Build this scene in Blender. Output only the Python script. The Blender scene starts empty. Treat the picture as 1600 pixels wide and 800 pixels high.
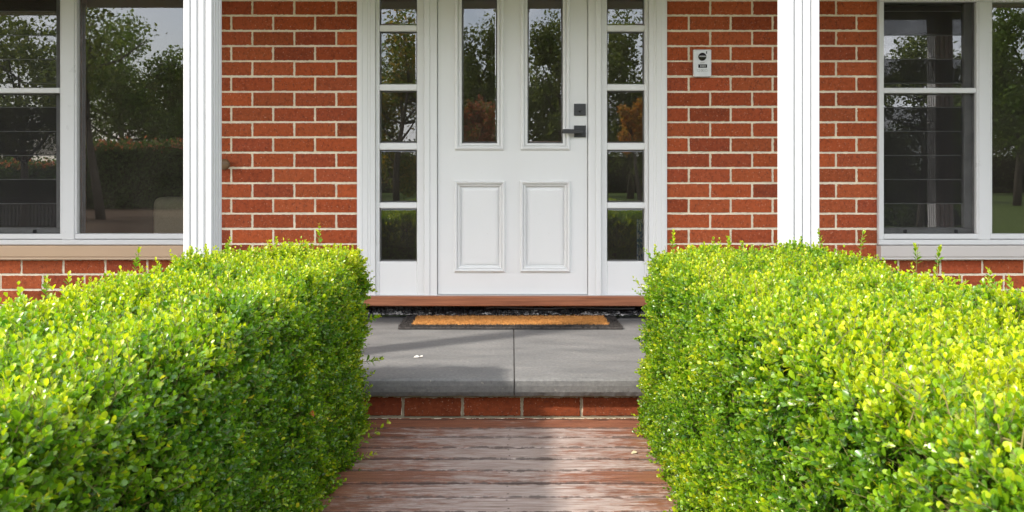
import bpy, bmesh, math, random
import numpy as np
from mathutils import Vector, Matrix
random.seed(7); RNG = np.random.default_rng(11)
S = bpy.context.scene
COL = S.collection
F = 1288.0; ZW = 4.68; H = 0.80; YH = 278.0; XC = 800.0      # focal length (px of 1600), wall distance, eye height, horizon row
def wx(px, Z=ZW): return (px - XC) * Z / F
def wz(py, Z=ZW): return H - (py - YH) * Z / F

# ------------------------------------------------------------------ materials
def mat(name):
    m = bpy.data.materials.new(name); m.use_nodes = True
    nt = m.node_tree; nt.nodes.clear()
    out = nt.nodes.new('ShaderNodeOutputMaterial')
    return m, nt, out
def N(nt, t, **kw):
    n = nt.nodes.new(t)
    for k, v in kw.items():
        if k in ('operation', 'blend_type', 'data_type', 'noise_dimensions', 'attribute_name', 'feature', 'uv_map', 'distance', 'interpolation_type', 'vector_type'):
            setattr(n, k, v)
        else:
            key = int(k[1:]) if k[0] == '_' and k[1:].isdigit() else k.replace('_', ' ')
            n.inputs[key].default_value = v
    return n
def L(nt, a, b): nt.links.new(a, b)
def ramp(nt, fac, stops):
    r = nt.nodes.new('ShaderNodeValToRGB'); el = r.color_ramp.elements
    while len(el) < len(stops): el.new(0.5)
    for e, (p, c) in zip(el, stops):
        e.position = p; e.color = c if len(c) == 4 else (*c, 1)
    L(nt, fac, r.inputs[0]); return r.outputs[0]
def mixc(nt, fac, a, b, bt='MIX'):
    m = nt.nodes.new('ShaderNodeMix'); m.data_type = 'RGBA'; m.blend_type = bt
    for s, v in ((m.inputs[0], fac), (m.inputs[6], a), (m.inputs[7], b)):
        if hasattr(v, 'is_linked'): L(nt, v, s)
        else: s.default_value = v if not isinstance(v, tuple) or len(v) == 4 else (*v, 1)
    return m.outputs[2]
def noise(nt, vec, scale, detail=4, rough=.55, dist=0):
    n = N(nt, 'ShaderNodeTexNoise', Scale=scale, Detail=detail, Roughness=rough, Distortion=dist)
    L(nt, vec, n.inputs['Vector']); return n.outputs['Fac']
def mapping(nt, vec, scale=(1, 1, 1)):
    m = nt.nodes.new('ShaderNodeMapping'); m.inputs['Scale'].default_value = scale
    L(nt, vec, m.inputs[0]); return m.outputs[0]
def obco(nt): return nt.nodes.new('ShaderNodeTexCoord').outputs['Object']
def bsdf(nt, out, rough=.6, spec=.5):
    b = nt.nodes.new('ShaderNodeBsdfPrincipled')
    b.inputs['Roughness'].default_value = rough
    b.inputs['Specular IOR Level'].default_value = spec
    L(nt, b.outputs[0], out.inputs[0]); return b
def bump(nt, b, h, strength=.3, dist=.002):
    n = N(nt, 'ShaderNodeBump', Strength=strength, Distance=dist)
    L(nt, h, n.inputs['Height']); L(nt, n.outputs[0], b.inputs['Normal'])
def mathn(nt, op, a, b=None):
    n = nt.nodes.new('ShaderNodeMath'); n.operation = op
    for i, v in enumerate((a, b)):
        if v is None: continue
        if hasattr(v, 'is_linked'): L(nt, v, n.inputs[i])
        else: n.inputs[i].default_value = v
    return n.outputs[0]

def simple(name, col, rough=.5, var=.06, scale=30, bstr=.05, spec=.5, metal=0):
    m, nt, out = mat(name); b = bsdf(nt, out, rough, spec); b.inputs['Metallic'].default_value = metal
    co = obco(nt); f = noise(nt, co, scale, 5)
    lo = tuple(c * (1 - var) for c in col); hi = tuple(min(1, c * (1 + var)) for c in col)
    L(nt, ramp(nt, f, [(.3, lo), (.7, hi)]), b.inputs['Base Color'])
    if bstr: bump(nt, b, noise(nt, co, scale * 6, 3), bstr, .001)
    return m

def paint_mat(name, col, rough=.38):
    m, nt, out = mat(name); b = bsdf(nt, out, rough, .5); co = obco(nt)
    big = noise(nt, mapping(nt, co, (1, 1, .35)), 5, 5)
    c1 = ramp(nt, big, [(.3, tuple(c * .975 for c in col)), (.7, col)])
    speck = noise(nt, co, 90, 2, .5)
    c2 = mixc(nt, ramp(nt, speck, [(.71, (0, 0, 0)), (.78, (.3, .3, .3))]), c1, (.52, .49, .43))
    L(nt, c2, b.inputs['Base Color'])
    L(nt, ramp(nt, noise(nt, co, 9, 3), [(.3, (rough - .08,) * 3), (.7, (rough + .1,) * 3)]), b.inputs['Roughness'])
    bump(nt, b, noise(nt, mapping(nt, co, (1, 1, .6)), 120, 3), .02, .001)
    return m

def brick_mat():
    m, nt, out = mat('red_brick'); b = bsdf(nt, out, .85, .25); co = obco(nt)
    at = N(nt, 'ShaderNodeAttribute', attribute_name='tint')
    mott = noise(nt, co, 48, 6, .75)
    base = mixc(nt, 1.0, at.outputs['Color'], ramp(nt, mott, [(.28, (.55, .52, .50)), (.5, (1, 1, 1)), (.74, (1.2, 1.2, 1.16))]), 'MULTIPLY')
    drag = noise(nt, mapping(nt, co, (1, 1, .6)), 120, 3, .6)
    base = mixc(nt, ramp(nt, drag, [(.58, (0, 0, 0)), (.68, (.65,) * 3)]), base, (.10, .03, .02))
    sp = noise(nt, co, 150, 2, .5)
    base = mixc(nt, ramp(nt, sp, [(.66, (0, 0, 0)), (.72, (.55,) * 3)]), base, (.60, .36, .24))
    # mortar smeared over the arrises: distance to the brick edge, broken up by noise
    ua = N(nt, 'ShaderNodeUVMap', uv_map='ea'); ub = N(nt, 'ShaderNodeUVMap', uv_map='eb')
    sa = nt.nodes.new('ShaderNodeSeparateXYZ'); sb = nt.nodes.new('ShaderNodeSeparateXYZ')
    L(nt, ua.outputs[0], sa.inputs[0]); L(nt, ub.outputs[0], sb.inputs[0])
    d = mathn(nt, 'MINIMUM', mathn(nt, 'MINIMUM', sa.outputs[0], sa.outputs[1]), mathn(nt, 'MINIMUM', sb.outputs[0], sb.outputs[1]))
    e = mathn(nt, 'SUBTRACT', mathn(nt, 'MULTIPLY', noise(nt, co, 45, 5, .65), .012), .0056)
    k = mathn(nt, 'GREATER_THAN', e, d)
    col = mixc(nt, k, base, (.76, .66, .50))
    L(nt, col, b.inputs['Base Color'])
    bump(nt, b, noise(nt, co, 190, 5, .7), .5, .0022)
    return m
def mortar_mat(name='mortar', col=(.84, .745, .575)):
    m, nt, out = mat(name); b = bsdf(nt, out, .95, .1); co = obco(nt)
    f = noise(nt, co, 14, 6, .6)
    c = ramp(nt, f, [(.3, tuple(x * .78 for x in col)), (.65, col)])
    c = mixc(nt, ramp(nt, noise(nt, co, 300, 1), [(.66, (0, 0, 0)), (.72, (.4,) * 3)]), c, (.30, .25, .2))
    L(nt, c, b.inputs['Base Color']); bump(nt, b, noise(nt, co, 120, 6, .75), .7, .004)
    return m
def slate_mat():
    m, nt, out = mat('bluestone'); b = bsdf(nt, out, .62, .35); co = obco(nt)
    f = noise(nt, mapping(nt, co, (.8, 2.4, 1.2)), 3.2, 7, .6, .4)
    c = ramp(nt, f, [(.3, (.115, .113, .110)), (.5, (.158, .154, .148)), (.72, (.198, .191, .182))])
    g = noise(nt, co, 75, 6, .75)
    c = mixc(nt, .85, c, ramp(nt, g, [(.3, (.34, .34, .34)), (.5, (.5, .5, .5)), (.7, (.66, .65, .63))]), 'OVERLAY')
    scr = noise(nt, mapping(nt, co, (1, 9, 1)), 16, 4, .7, .5)
    c = mixc(nt, ramp(nt, scr, [(.64, (0, 0, 0)), (.70, (.5,) * 3)]), c, (.27, .26, .24))
    c = mixc(nt, ramp(nt, noise(nt, co, 38, 2, .5), [(.72, (0, 0, 0)), (.75, (.6,) * 3)]), c, (.34, .31, .26))
    st = noise(nt, mapping(nt, co, (1.2, 5, 1)), 2.3, 5, .6, .8)
    c = mixc(nt, ramp(nt, st, [(.58, (0, 0, 0)), (.72, (.35,) * 3)]), c, (.255, .235, .205))
    L(nt, c, b.inputs['Base Color'])
    L(nt, ramp(nt, f, [(.3, (.5,) * 3), (.7, (.72,) * 3)]), b.inputs['Roughness'])
    h = mathn(nt, 'ADD', mathn(nt, 'MULTIPLY', noise(nt, mapping(nt, co, (1, 1, 3)), 40, 6, .65), 1.0), mathn(nt, 'MULTIPLY', g, .3))
    bump(nt, b, h, .35, .003)
    return m
def deck_mat():
    m, nt, out = mat('weathered_decking'); b = bsdf(nt, out, .5, .45); co = obco(nt)
    at = N(nt, 'ShaderNodeAttribute', attribute_name='tint'); sep = nt.nodes.new('ShaderNodeSeparateColor'); L(nt, at.outputs['Color'], sep.inputs[0])
    off = nt.nodes.new('ShaderNodeVectorMath'); off.operation = 'ADD'
    cmb = nt.nodes.new('ShaderNodeCombineXYZ'); L(nt, mathn(nt, 'MULTIPLY', sep.outputs[1], 37.0), cmb.inputs[0]); L(nt, mathn(nt, 'MULTIPLY', sep.outputs[1], 11.0), cmb.inputs[2])
    L(nt, co, off.inputs[0]); L(nt, cmb.outputs[0], off.inputs[1]); v = off.outputs[0]
    grain = noise(nt, mapping(nt, v, (2.2, 60, 8)), 3, 6, .65)
    stain = ramp(nt, grain, [(.30, (.075, .028, .018)), (.5, (.195, .075, .042)), (.72, (.31, .13, .068))])
    fine = noise(nt, mapping(nt, v, (5, 210, 20)), 2.2, 5, .7, .2)
    grey = ramp(nt, mathn(nt, 'ADD', mathn(nt, 'MULTIPLY', grain, .55), mathn(nt, 'MULTIPLY', fine, .45)), [(.36, (.105, .066, .050)), (.45, (.28, .205, .172)), (.58, (.50, .435, .40)), (.72, (.68, .63, .60))])
    # wear of the coating: feet down the middle of the walk, ragged along the grain
    sx = nt.nodes.new('ShaderNodeSeparateXYZ'); L(nt, co, sx.inputs[0])
    d = mathn(nt, 'ABSOLUTE', mathn(nt, 'SUBTRACT', sx.outputs[0], .02))
    w = mathn(nt, 'SUBTRACT', 1.58, mathn(nt, 'MULTIPLY', d, 2.5))
    n1 = noise(nt, mapping(nt, v, (2.2, 9, 3)), 2.9, 8, .72, .3)
    w = mathn(nt, 'ADD', w, mathn(nt, 'MULTIPLY', mathn(nt, 'SUBTRACT', n1, .5), 4.2))
    w = mathn(nt, 'ADD', w, mathn(nt, 'MULTIPLY', mathn(nt, 'SUBTRACT', fine, .5), 2.6))
    w = mathn(nt, 'ADD', w, mathn(nt, 'MULTIPLY', mathn(nt, 'SUBTRACT', noise(nt, mapping(nt, v, (6, 14, 6)), 6, 6, .75), .5), 2.2))
    w = mathn(nt, 'SUBTRACT', w, sep.outputs[0])
    mask = ramp(nt, w, [(.2, (0, 0, 0)), (1.0, (.85, .85, .85))])
    c = mixc(nt, mask, stain, grey)
    fr_ = mathn(nt, 'FRACT', mathn(nt, 'DIVIDE', mathn(nt, 'SUBTRACT', 3.286 - ZW - .129, sx.outputs[1]), .1138))
    ed_ = mathn(nt, 'ABSOLUTE', mathn(nt, 'SUBTRACT', mathn(nt, 'FRACT', mathn(nt, 'ADD', fr_, .533)), .5))
    ed_ = mathn(nt, 'SUBTRACT', ed_, mathn(nt, 'MULTIPLY', mathn(nt, 'SUBTRACT', noise(nt, mapping(nt, v, (4, 1, 1)), 5, 5, .7), .42), .5))
    c = mixc(nt, ramp(nt, ed_, [(.0, (.8,) * 3), (.065, (0, 0, 0))]), c, (.05, .028, .02))
    L(nt, c, b.inputs['Base Color'])
    L(nt, ramp(nt, n1, [(.3, (.34,) * 3), (.7, (.6,) * 3)]), b.inputs['Roughness'])
    bump(nt, b, mathn(nt, 'ADD', grain, fine), .6, .003)
    return m
def timber_mat(name, lo, hi, rough=.5):
    m, nt, out = mat(name); b = bsdf(nt, out, rough, .4); co = obco(nt)
    g = noise(nt, mapping(nt, co, (1.2, 30, 40)), 3, 6, .65, .3)
    L(nt, ramp(nt, g, [(.3, lo), (.7, hi)]), b.inputs['Base Color']); bump(nt, b, g, .25, .002)
    return m
def leaf_mat(name, trans=.40, rough=.30, spec=.6, boost=(1.4, 1.5, .7)):
    m, nt, out = mat(name)
    at = N(nt, 'ShaderNodeAttribute', attribute_name='leaf_colour')
    b = nt.nodes.new('ShaderNodeBsdfPrincipled'); b.inputs['Roughness'].default_value = rough; b.inputs['Specular IOR Level'].default_value = spec
    L(nt, at.outputs['Color'], b.inputs['Base Color'])
    t = nt.nodes.new('ShaderNodeBsdfTranslucent')
    L(nt, mixc(nt, 1.0, at.outputs['Color'], boost, 'MULTIPLY'), t.inputs[0])
    mx = nt.nodes.new('ShaderNodeMixShader'); mx.inputs[0].default_value = trans
    L(nt, b.outputs[0], mx.inputs[1]); L(nt, t.outputs[0], mx.inputs[2]); L(nt, mx.outputs[0], out.inputs[0])
    return m
def glass_mat(name, ior=1.75, tint=(.93, .95, .93), rough=0.0):
    m, nt, out = mat(name)
    fr = N(nt, 'ShaderNodeFresnel', IOR=ior)
    g = N(nt, 'ShaderNodeBsdfGlossy', Roughness=rough); tr = nt.nodes.new('ShaderNodeBsdfTransparent'); tr.inputs[0].default_value = (*tint, 1)
    co = obco(nt); bm = N(nt, 'ShaderNodeBump', Strength=.02, Distance=.01)
    L(nt, noise(nt, co, 1.7, 2), bm.inputs['Height']); L(nt, bm.outputs[0], g.inputs['Normal'])
    mx = nt.nodes.new('ShaderNodeMixShader'); L(nt, fr.outputs[0], mx.inputs[0]); L(nt, tr.outputs[0], mx.inputs[1]); L(nt, g.outputs[0], mx.inputs[2])
    # a film of dust on the pane
    df = nt.nodes.new('ShaderNodeBsdfDiffuse'); df.inputs[0].default_value = (.5, .44, .36, 1)
    mx2 = nt.nodes.new('ShaderNodeMixShader'); L(nt, ramp(nt, noise(nt, co, 6, 5), [(.3, (.022,) * 3), (.75, (.055,) * 3)]), mx2.inputs[0])
    L(nt, mx.outputs[0], mx2.inputs[1]); L(nt, df.outputs[0], mx2.inputs[2]); L(nt, mx2.outputs[0], out.inputs[0])
    return m
def screen_mat():
    m, nt, out = mat('insect_mesh')
    d = nt.nodes.new('ShaderNodeBsdfDiffuse'); d.inputs[0].default_value = (.035, .034, .033, 1)
    t = nt.nodes.new('ShaderNodeBsdfTransparent')
    mx = nt.nodes.new('ShaderNodeMixShader')
    f = noise(nt, obco(nt), 9, 4); L(nt, ramp(nt, f, [(.3, (.32,) * 3), (.7, (.40,) * 3)]), mx.inputs[0])
    L(nt, d.outputs[0], mx.inputs[2]); L(nt, t.outputs[0], mx.inputs[1])
    L(nt, mx.outputs[0], out.inputs[0]); return m
def ground_mat(name, stops, scale, bs=.6):
    m, nt, out = mat(name); b = bsdf(nt, out, .95, .1); co = obco(nt)
    f = noise(nt, co, scale, 8, .7)
    L(nt, ramp(nt, f, stops), b.inputs['Base Color']); bump(nt, b, f, bs, .05); return m
def membrane_mat():
    m, nt, out = mat('bitumen_membrane'); b = bsdf(nt, out, .35, .5); co = obco(nt)
    f = noise(nt, mapping(nt, co, (1, 3, 3.5)), 26, 6, .7, .7)
    big = noise(nt, mapping(nt, co, (1, 2, 6)), 4, 4, .6)
    sx = nt.nodes.new('ShaderNodeSeparateXYZ'); L(nt, co, sx.inputs[0])
    low = mathn(nt, 'MULTIPLY', mathn(nt, 'SUBTRACT', .034, sx.outputs[2]), 4.5)
    k = mathn(nt, 'ADD', mathn(nt, 'ADD', f, mathn(nt, 'MULTIPLY', big, .35)), low)
    L(nt, mixc(nt, ramp(nt, k, [(.73, (0, 0, 0)), (.80, (.9, .9, .9))]), (.012, .012, .013), (.55, .53, .5)), b.inputs['Base Color'])
    bump(nt, b, f, .8, .006); return m
def fabric_mat(name, a, bcol, scale, thr=.5):
    m, nt, out = mat(name); b = bsdf(nt, out, .9, .1); co = obco(nt)
    f = noise(nt, co, scale, 3, .6, 1.5)
    L(nt, ramp(nt, f, [(thr - .03, a), (thr + .03, bcol)]), b.inputs['Base Color'])
    bump(nt, b, noise(nt, co, 300, 2), .3, .001); return m

M = dict(
    brick=brick_mat(), mortar=mortar_mat(), white=paint_mat('white_door_paint', (.745, .742, .727)),
    post=paint_mat('white_post_paint', (.56, .56, .565), .5), alu=paint_mat('white_window_aluminium', (.63, .63, .625), .35),
    grey=simple('grey_aluminium', (.42, .42, .41), .4), slate=slate_mat(), deck=deck_mat(),
    sill_timber=timber_mat('hardwood_sill', (.19, .065, .030), (.40, .155, .075)),
    sill_tan=paint_mat('tan_sill_paint', (.50, .345, .22), .5), sill_pale=paint_mat('pale_sill_paint', (.54, .50, .465), .5),
    glass=glass_mat('window_glass', 2.5), lead=glass_mat('bevelled_glass', 2.5), louvre=glass_mat('louvre_glass', 2.5, (.8, .82, .8)),
    screen=screen_mat(), black=simple('black_hardware', (.03, .03, .032), .42, .1, 40, .1), rubber=simple('black_bristle', (.038, .032, .028), .9, .75, 70, 1.0),
    coir=simple('coir_pile', (.50, .245, .075), .95, .32, 38, 1.0, .1), steel=simple('brushed_silver', (.62, .62, .61), .38, .05, 60, .05, .5, .35),
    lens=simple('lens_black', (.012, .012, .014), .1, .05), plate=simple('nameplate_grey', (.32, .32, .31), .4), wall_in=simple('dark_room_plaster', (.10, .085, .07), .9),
    soffit=paint_mat('soffit_paint', (.62, .60, .57), .6), roof=simple('roof_sheet', (.16, .15, .15), .6), membrane=membrane_mat(),
    knob=timber_mat('old_brass_knob', (.08, .045, .02), (.22, .13, .06), .5), bark=timber_mat('bark', (.03, .024, .018), (.10, .08, .06), .9),
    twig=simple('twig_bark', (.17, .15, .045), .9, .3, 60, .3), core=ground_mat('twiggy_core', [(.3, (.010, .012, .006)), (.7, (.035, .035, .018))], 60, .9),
    leaf=leaf_mat('hedge_leaf'), tree_leaf=leaf_mat('tree_leaf', .5, .6, .3, (1.3, 1.25, .7)), dry=leaf_mat('dry_leaf', .3, .6, .3, (1.2, 1, .8)),
    lawn=ground_mat('lawn', [(.3, (.045, .075, .014)), (.7, (.11, .15, .035))], 3),
    mulch=ground_mat('bark_mulch', [(.3, (.05, .03, .02)), (.7, (.15, .10, .065))], 14),
    beige=fabric_mat('beige_upholstery', (.66, .57, .43), (.74, .64, .49), 120), blue=fabric_mat('blue_print_fabric', (.16, .26, .46), (.80, .82, .85), 30, .50),
    fence=timber_mat('fence_timber', (.05, .045, .04), (.12, .105, .09), .9),
)

# ------------------------------------------------------------------ objects
def link(o, parent=None):
    COL.objects.link(o)
    if parent is not None: o.parent = parent
    return o
def tag(o, label=None, cat=None, group=None, kind=None):
    for k, v in (('label', label), ('category', cat), ('group', group), ('kind', kind)):
        if v: o[k] = v
    return o
def empty(name, loc=(0, 0, 0), parent=None):
    o = bpy.data.objects.new(name, None); o.empty_display_size = .1; o.location = loc
    return link(o, parent)
class MB:
    def __init__(s): s.v = []; s.f = []; s.m = []; s.sm = []; s.c = []
    def add(s, vs, fs, m=0, smooth=False, c=None):
        n = len(s.v); s.v += [tuple(v) for v in vs]
        for f in fs:
            s.f.append(tuple(n + i for i in f)); s.m.append(m); s.sm.append(smooth); s.c.append(c)
    def box(s, x0, x1, y0, y1, z0, z1, b=0.0, m=0, c=None):
        if x0 > x1: x0, x1 = x1, x0
        if z0 > z1: z0, z1 = z1, z0
        if y0 > y1: y0, y1 = y1, y0
        b = min(b, (x1 - x0) * .45, (y1 - y0) * .45, (z1 - z0) * .45)
        if b <= 0:
            vs = [(x, y, z) for x in (x0, x1) for y in (y0, y1) for z in (z0, z1)]
            s.add(vs, [(0, 1, 3, 2), (4, 6, 7, 5), (0, 4, 5, 1), (2, 3, 7, 6), (0, 2, 6, 4), (1, 5, 7, 3)], m, False, c); return
        vs = []; idx = {}
        X, Y, Z = (x0, x1), (y0, y1), (z0, z1)
        for i in (0, 1):
            for j in (0, 1):
                for k in (0, 1):
                    sx, sy, sz = 1 - 2 * i, 1 - 2 * j, 1 - 2 * k
                    for ax, p in enumerate(((X[i], Y[j] + sy * b, Z[k] + sz * b), (X[i] + sx * b, Y[j], Z[k] + sz * b), (X[i] + sx * b, Y[j] + sy * b, Z[k]))):
                        idx[i, j, k, ax] = len(vs); vs.append(p)
        fs = []
        for i in (0, 1):
            q = [idx[i, 0, 0, 0], idx[i, 1, 0, 0], idx[i, 1, 1, 0], idx[i, 0, 1, 0]]; fs.append(q if i else q[::-1])
            q = [idx[0, i, 0, 1], idx[0, i, 1, 1], idx[1, i, 1, 1], idx[1, i, 0, 1]]; fs.append(q if i else q[::-1])
            q = [idx[0, 0, i, 2], idx[1, 0, i, 2], idx[1, 1, i, 2], idx[0, 1, i, 2]]; fs.append(q if i else q[::-1])
        for a in (0, 1):
            for bb in (0, 1):
                for (e, ax1, ax2) in ((0, 1, 2), (1, 0, 2), (2, 0, 1)):
                    def key(t, ax):
                        p = [a, bb]; p.insert(e, t); return idx[(*p, ax)]
                    fs.append([key(0, ax1), key(1, ax1), key(1, ax2), key(0, ax2)])
        for i in (0, 1):
            for j in (0, 1):
                for k in (0, 1): fs.append([idx[i, j, k, 0], idx[i, j, k, 1], idx[i, j, k, 2]])
        s.add(vs, fs, m, False, c)
    def sweep(s, rect, prof, m=0, sides='LTRB'):
        """profile (outset, y) swept round a rectangle with mitred corners"""
        x0, x1, z0, z1 = rect; loops = []
        for o, y in prof: loops.append([(x0 - o, y, z0 - o), (x1 + o, y, z0 - o), (x1 + o, y, z1 + o), (x0 - o, y, z1 + o)])
        vs = [p for l in loops for p in l]; fs = []
        for i in range(len(prof) - 1):
            for k, sd in enumerate('BRTL'):
                if sd in sides: fs.append((4 * i + k, 4 * i + (k + 1) % 4, 4 * i + 4 + (k + 1) % 4, 4 * i + 4 + k))
        s.add(vs, fs, m)
    def extrude_x(s, prof, x0, x1, m=0):
        n = len(prof); vs = [(x0, y, z) for y, z in prof] + [(x1, y, z) for y, z in prof]
        fs = [(i, (i + 1) % n, n + (i + 1) % n, n + i) for i in range(n)] + [tuple(range(n))[::-1], tuple(range(n, 2 * n))]
        s.add(vs, fs, m)
    def extrude_z(s, prof, z0, z1, m=0):
        n = len(prof); vs = [(x, y, z0) for x, y in prof] + [(x, y, z1) for x, y in prof]
        fs = [(i, (i + 1) % n, n + (i + 1) % n, n + i) for i in range(n)] + [tuple(range(n))[::-1], tuple(range(n, 2 * n))]
        s.add(vs, fs, m)
    def tube(s, pts, rads, n=8, m=0, cap=True):
        vs = []; fs = []; prev = None
        for i, p in enumerate(pts):
            p = Vector(p); a = Vector(pts[max(0, i - 1)]); b = Vector(pts[min(len(pts) - 1, i + 1)]); d = (b - a).normalized()
            u = d.orthogonal().normalized() if prev is None else (prev - d * prev.dot(d)).normalized(); prev = u; w = d.cross(u)
            for k in range(n):
                t = 2 * math.pi * k / n; vs.append(p + (u * math.cos(t) + w * math.sin(t)) * rads[i])
        for i in range(len(pts) - 1):
            for k in range(n): fs.append((i * n + k, i * n + (k + 1) % n, (i + 1) * n + (k + 1) % n, (i + 1) * n + k))
        if cap: fs += [tuple(range(n))[::-1], tuple(range((len(pts) - 1) * n, len(pts) * n))]
        s.add(vs, fs, m, True)
    def build(s, name, mats, parent=None, loc=None, recalc=True):
        me = bpy.data.meshes.new(name); me.from_pydata(s.v, [], s.f)
        for mm in (mats if isinstance(mats, (list, tuple)) else [mats]): me.materials.append(mm)
        me.polygons.foreach_set('material_index', s.m); me.polygons.foreach_set('use_smooth', s.sm)
        if any(c is not None for c in s.c):
            a = me.attributes.new('tint', 'FLOAT_COLOR', 'FACE')
            a.data.foreach_set('color', np.array([(*(c or (1, 1, 1)), 1) for c in s.c], np.float32).ravel())
        if recalc:
            bm = bmesh.new(); bm.from_mesh(me); bmesh.ops.recalc_face_normals(bm, faces=bm.faces); bm.to_mesh(me); bm.free()
        o = bpy.data.objects.new(name, me)
        if loc is not None:
            me.transform(Matrix.Translation(-Vector(loc))); o.location = loc
        return link(o, parent)

# ------------------------------------------------------------------ the house
house = empty('brick_house', (0, 0, 0))
tag(house, 'red brick house front with white panelled front door, sidelights, windows and verandah posts', 'house')
GZ = -0.30                                   # garden level
ROWP = 23.78 / F * ZW; Z0 = wz(.7)           # bed joints: Z0 - k*ROWP
PITCH = 65.5 / F * ZW
MORT = .0105
BTINT = [(.42, .088, .026), (.385, .082, .026), (.37, .073, .024), (.41, .092, .030), (.345, .070, .024), (.39, .088, .029), (.31, .063, .024), (.41, .083, .025), (.37, .080, .029)]
def lay(mb, uvs, xa, xb, zlo, zhi, joints, yf, dark=0.0):
    """bricks of one course between xa and xb, clipped at both ends"""
    js = [j for j in joints if xa + .03 < j < xb - .03]; ed = [xa] + js + [xb]
    for i in range(len(ed) - 1):
        a = ed[i] + (MORT / 2 if i > 0 else 0); b = ed[i + 1] - (MORT / 2 if i < len(ed) - 2 else 0)
        if b - a < .012: continue
        t = random.choice(BTINT); g = random.uniform(.78, 1.02) * (1 - dark)
        if random.random() < .05: g *= .84
        jz = random.uniform(-.0012, .0012); jy = random.uniform(-.0012, .0012); za, zb = zlo + MORT / 2 + jz, zhi - MORT / 2 + jz
        n0 = len(mb.f)
        mb.box(a, b, yf + jy, yf + .03, za, zb, .0022, 0, tuple(x * g for x in t))
        uvs.append((n0, len(mb.f), a, b, za, zb))
def brick_uv(o, mb, uvs):
    me = o.data; la = np.full((len(me.loops), 2), .05, np.float32); lb = la.copy()
    vi = np.zeros(len(me.loops), np.int32); me.loops.foreach_get('vertex_index', vi)
    co = np.zeros(len(me.vertices) * 3, np.float32); me.vertices.foreach_get('co', co); co = co.reshape(-1, 3)
    ls = np.zeros(len(me.polygons), np.int32); lt = ls.copy(); me.polygons.foreach_get('loop_start', ls); me.polygons.foreach_get('loop_total', lt)
    for n0, n1, a, b, za, zb in uvs:
        s, e = ls[n0], ls[n1 - 1] + lt[n1 - 1]; p = co[vi[s:e]]
        la[s:e, 0] = p[:, 0] - a; la[s:e, 1] = p[:, 2] - za; lb[s:e, 0] = b - p[:, 0]; lb[s:e, 1] = zb - p[:, 2]
    for nm, arr in (('ea', la), ('eb', lb)): me.uv_layers.new(name=nm).data.foreach_set('uv', arr.ravel())

LW = (wx(-58), wx(341)); RW = (wx(1370), wx(1765)); DW = (wx(558.5), wx(1041.5))
WTOP = 2.75; LHEAD, RHEAD = wz(-22), wz(-15); SILLB = wz(405.5); DHEAD = 2.30
wall, uvs = MB(), []
segs_by_band = []
def row_segments(za, zb):
    zm = (za + zb) / 2; cuts = [DW] if zm < DHEAD else []
    if SILLB < zm < LHEAD: cuts.append(LW)
    if SILLB < zm < RHEAD: cuts.append(RW)
    x = -5.0; out = []
    for a, b in sorted(cuts): out.append((x, a)); x = b
    out.append((x, 5.0)); return out
k = -22
while True:
    zh = Z0 - k * ROWP; zl = zh - ROWP; k += 1
    if zh > WTOP: continue
    if zl < GZ: break
    kk = k - 1; odd = kk % 2
    jl = [wx(361.5 if odd else 394.5) + PITCH * i for i in range(-30, 12)]
    jr = [wx(1076 if odd else 1109.5) + PITCH * i for i in range(-12, 30)]
    for a, b in row_segments(zl, zh):
        lay(wall, uvs, a, b, zl, zh, [j for j in jl if j < 0] + [j for j in jr if j > 0], -.0042)
rows_z = sorted({SILLB, LHEAD, RHEAD, DHEAD, GZ, WTOP})
for i in range(len(rows_z) - 1):
    for a, b in row_segments(rows_z[i], rows_z[i + 1]):
        wall.box(a + .001, b - .001, 0, .10, rows_z[i], rows_z[i + 1], 0, 1)
w = wall.build('wall', [M['brick'], M['mortar']], house, recalc=False); brick_uv(w, wall, uvs)

# rooms behind the glass, dark in their plaster colour, and lit only through the windows
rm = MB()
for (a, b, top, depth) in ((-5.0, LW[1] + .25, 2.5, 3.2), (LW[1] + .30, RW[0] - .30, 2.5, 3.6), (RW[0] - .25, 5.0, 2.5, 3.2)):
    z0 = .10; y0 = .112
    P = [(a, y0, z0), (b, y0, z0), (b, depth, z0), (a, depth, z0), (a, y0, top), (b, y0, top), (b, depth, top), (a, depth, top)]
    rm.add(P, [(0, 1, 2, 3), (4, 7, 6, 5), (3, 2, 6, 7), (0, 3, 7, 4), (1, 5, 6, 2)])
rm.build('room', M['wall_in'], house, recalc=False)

# door opening: architraves, posts, sidelights
YA = -.016
def pane_mesh(mb, x0, x1, z0, z1, y, bev=.013, dep=.0035):
    mb.sweep((x0 + bev, x1 - bev, z0 + bev, z1 - bev), [(0, y), (bev, y + dep)])
    mb.add([(x0 + bev, y, z0 + bev), (x1 - bev, y, z0 + bev), (x1 - bev, y, z1 - bev), (x0 + bev, y, z1 - bev)], [(0, 1, 2, 3)])
zb = wz(462); arch = MB()
for sgn, a, b in ((1, 558.5, 586), (-1, 1041.5, 1014)):
    xa, xb = wx(a), wx(b); wd = abs(xb - xa)
    prof = [(0, .09), (0, YA), (.004, YA - .006), (.018, YA - .010), (.030, YA - .010), (.034, YA - .005), (.058, YA - .003), (.064, YA + .003), (.072, YA + .002), (.076, YA + .006), (wd, YA + .010), (wd, .09)]
    arch.extrude_z([(xa + sgn * o, y) for o, y in prof], zb - .003, DHEAD)
arch.box(wx(586), wx(1014), YA, .09, 2.22, DHEAD, .003)
arch.build('architrave', M['white'], house)
jamb = MB()
for a, b in ((663, 683), (919, 939)):
    jamb.box(wx(a), wx(b), -.004, .085, zb - .002, 2.22, .004)
    jamb.box(wx(a) + (.0 if a < 800 else .042), wx(b) - (.042 if a < 800 else 0), -.012, -.005, zb - .001, 2.219, .003)
jamb.build('door_jamb', M['white'], house)
SY = .028
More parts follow.
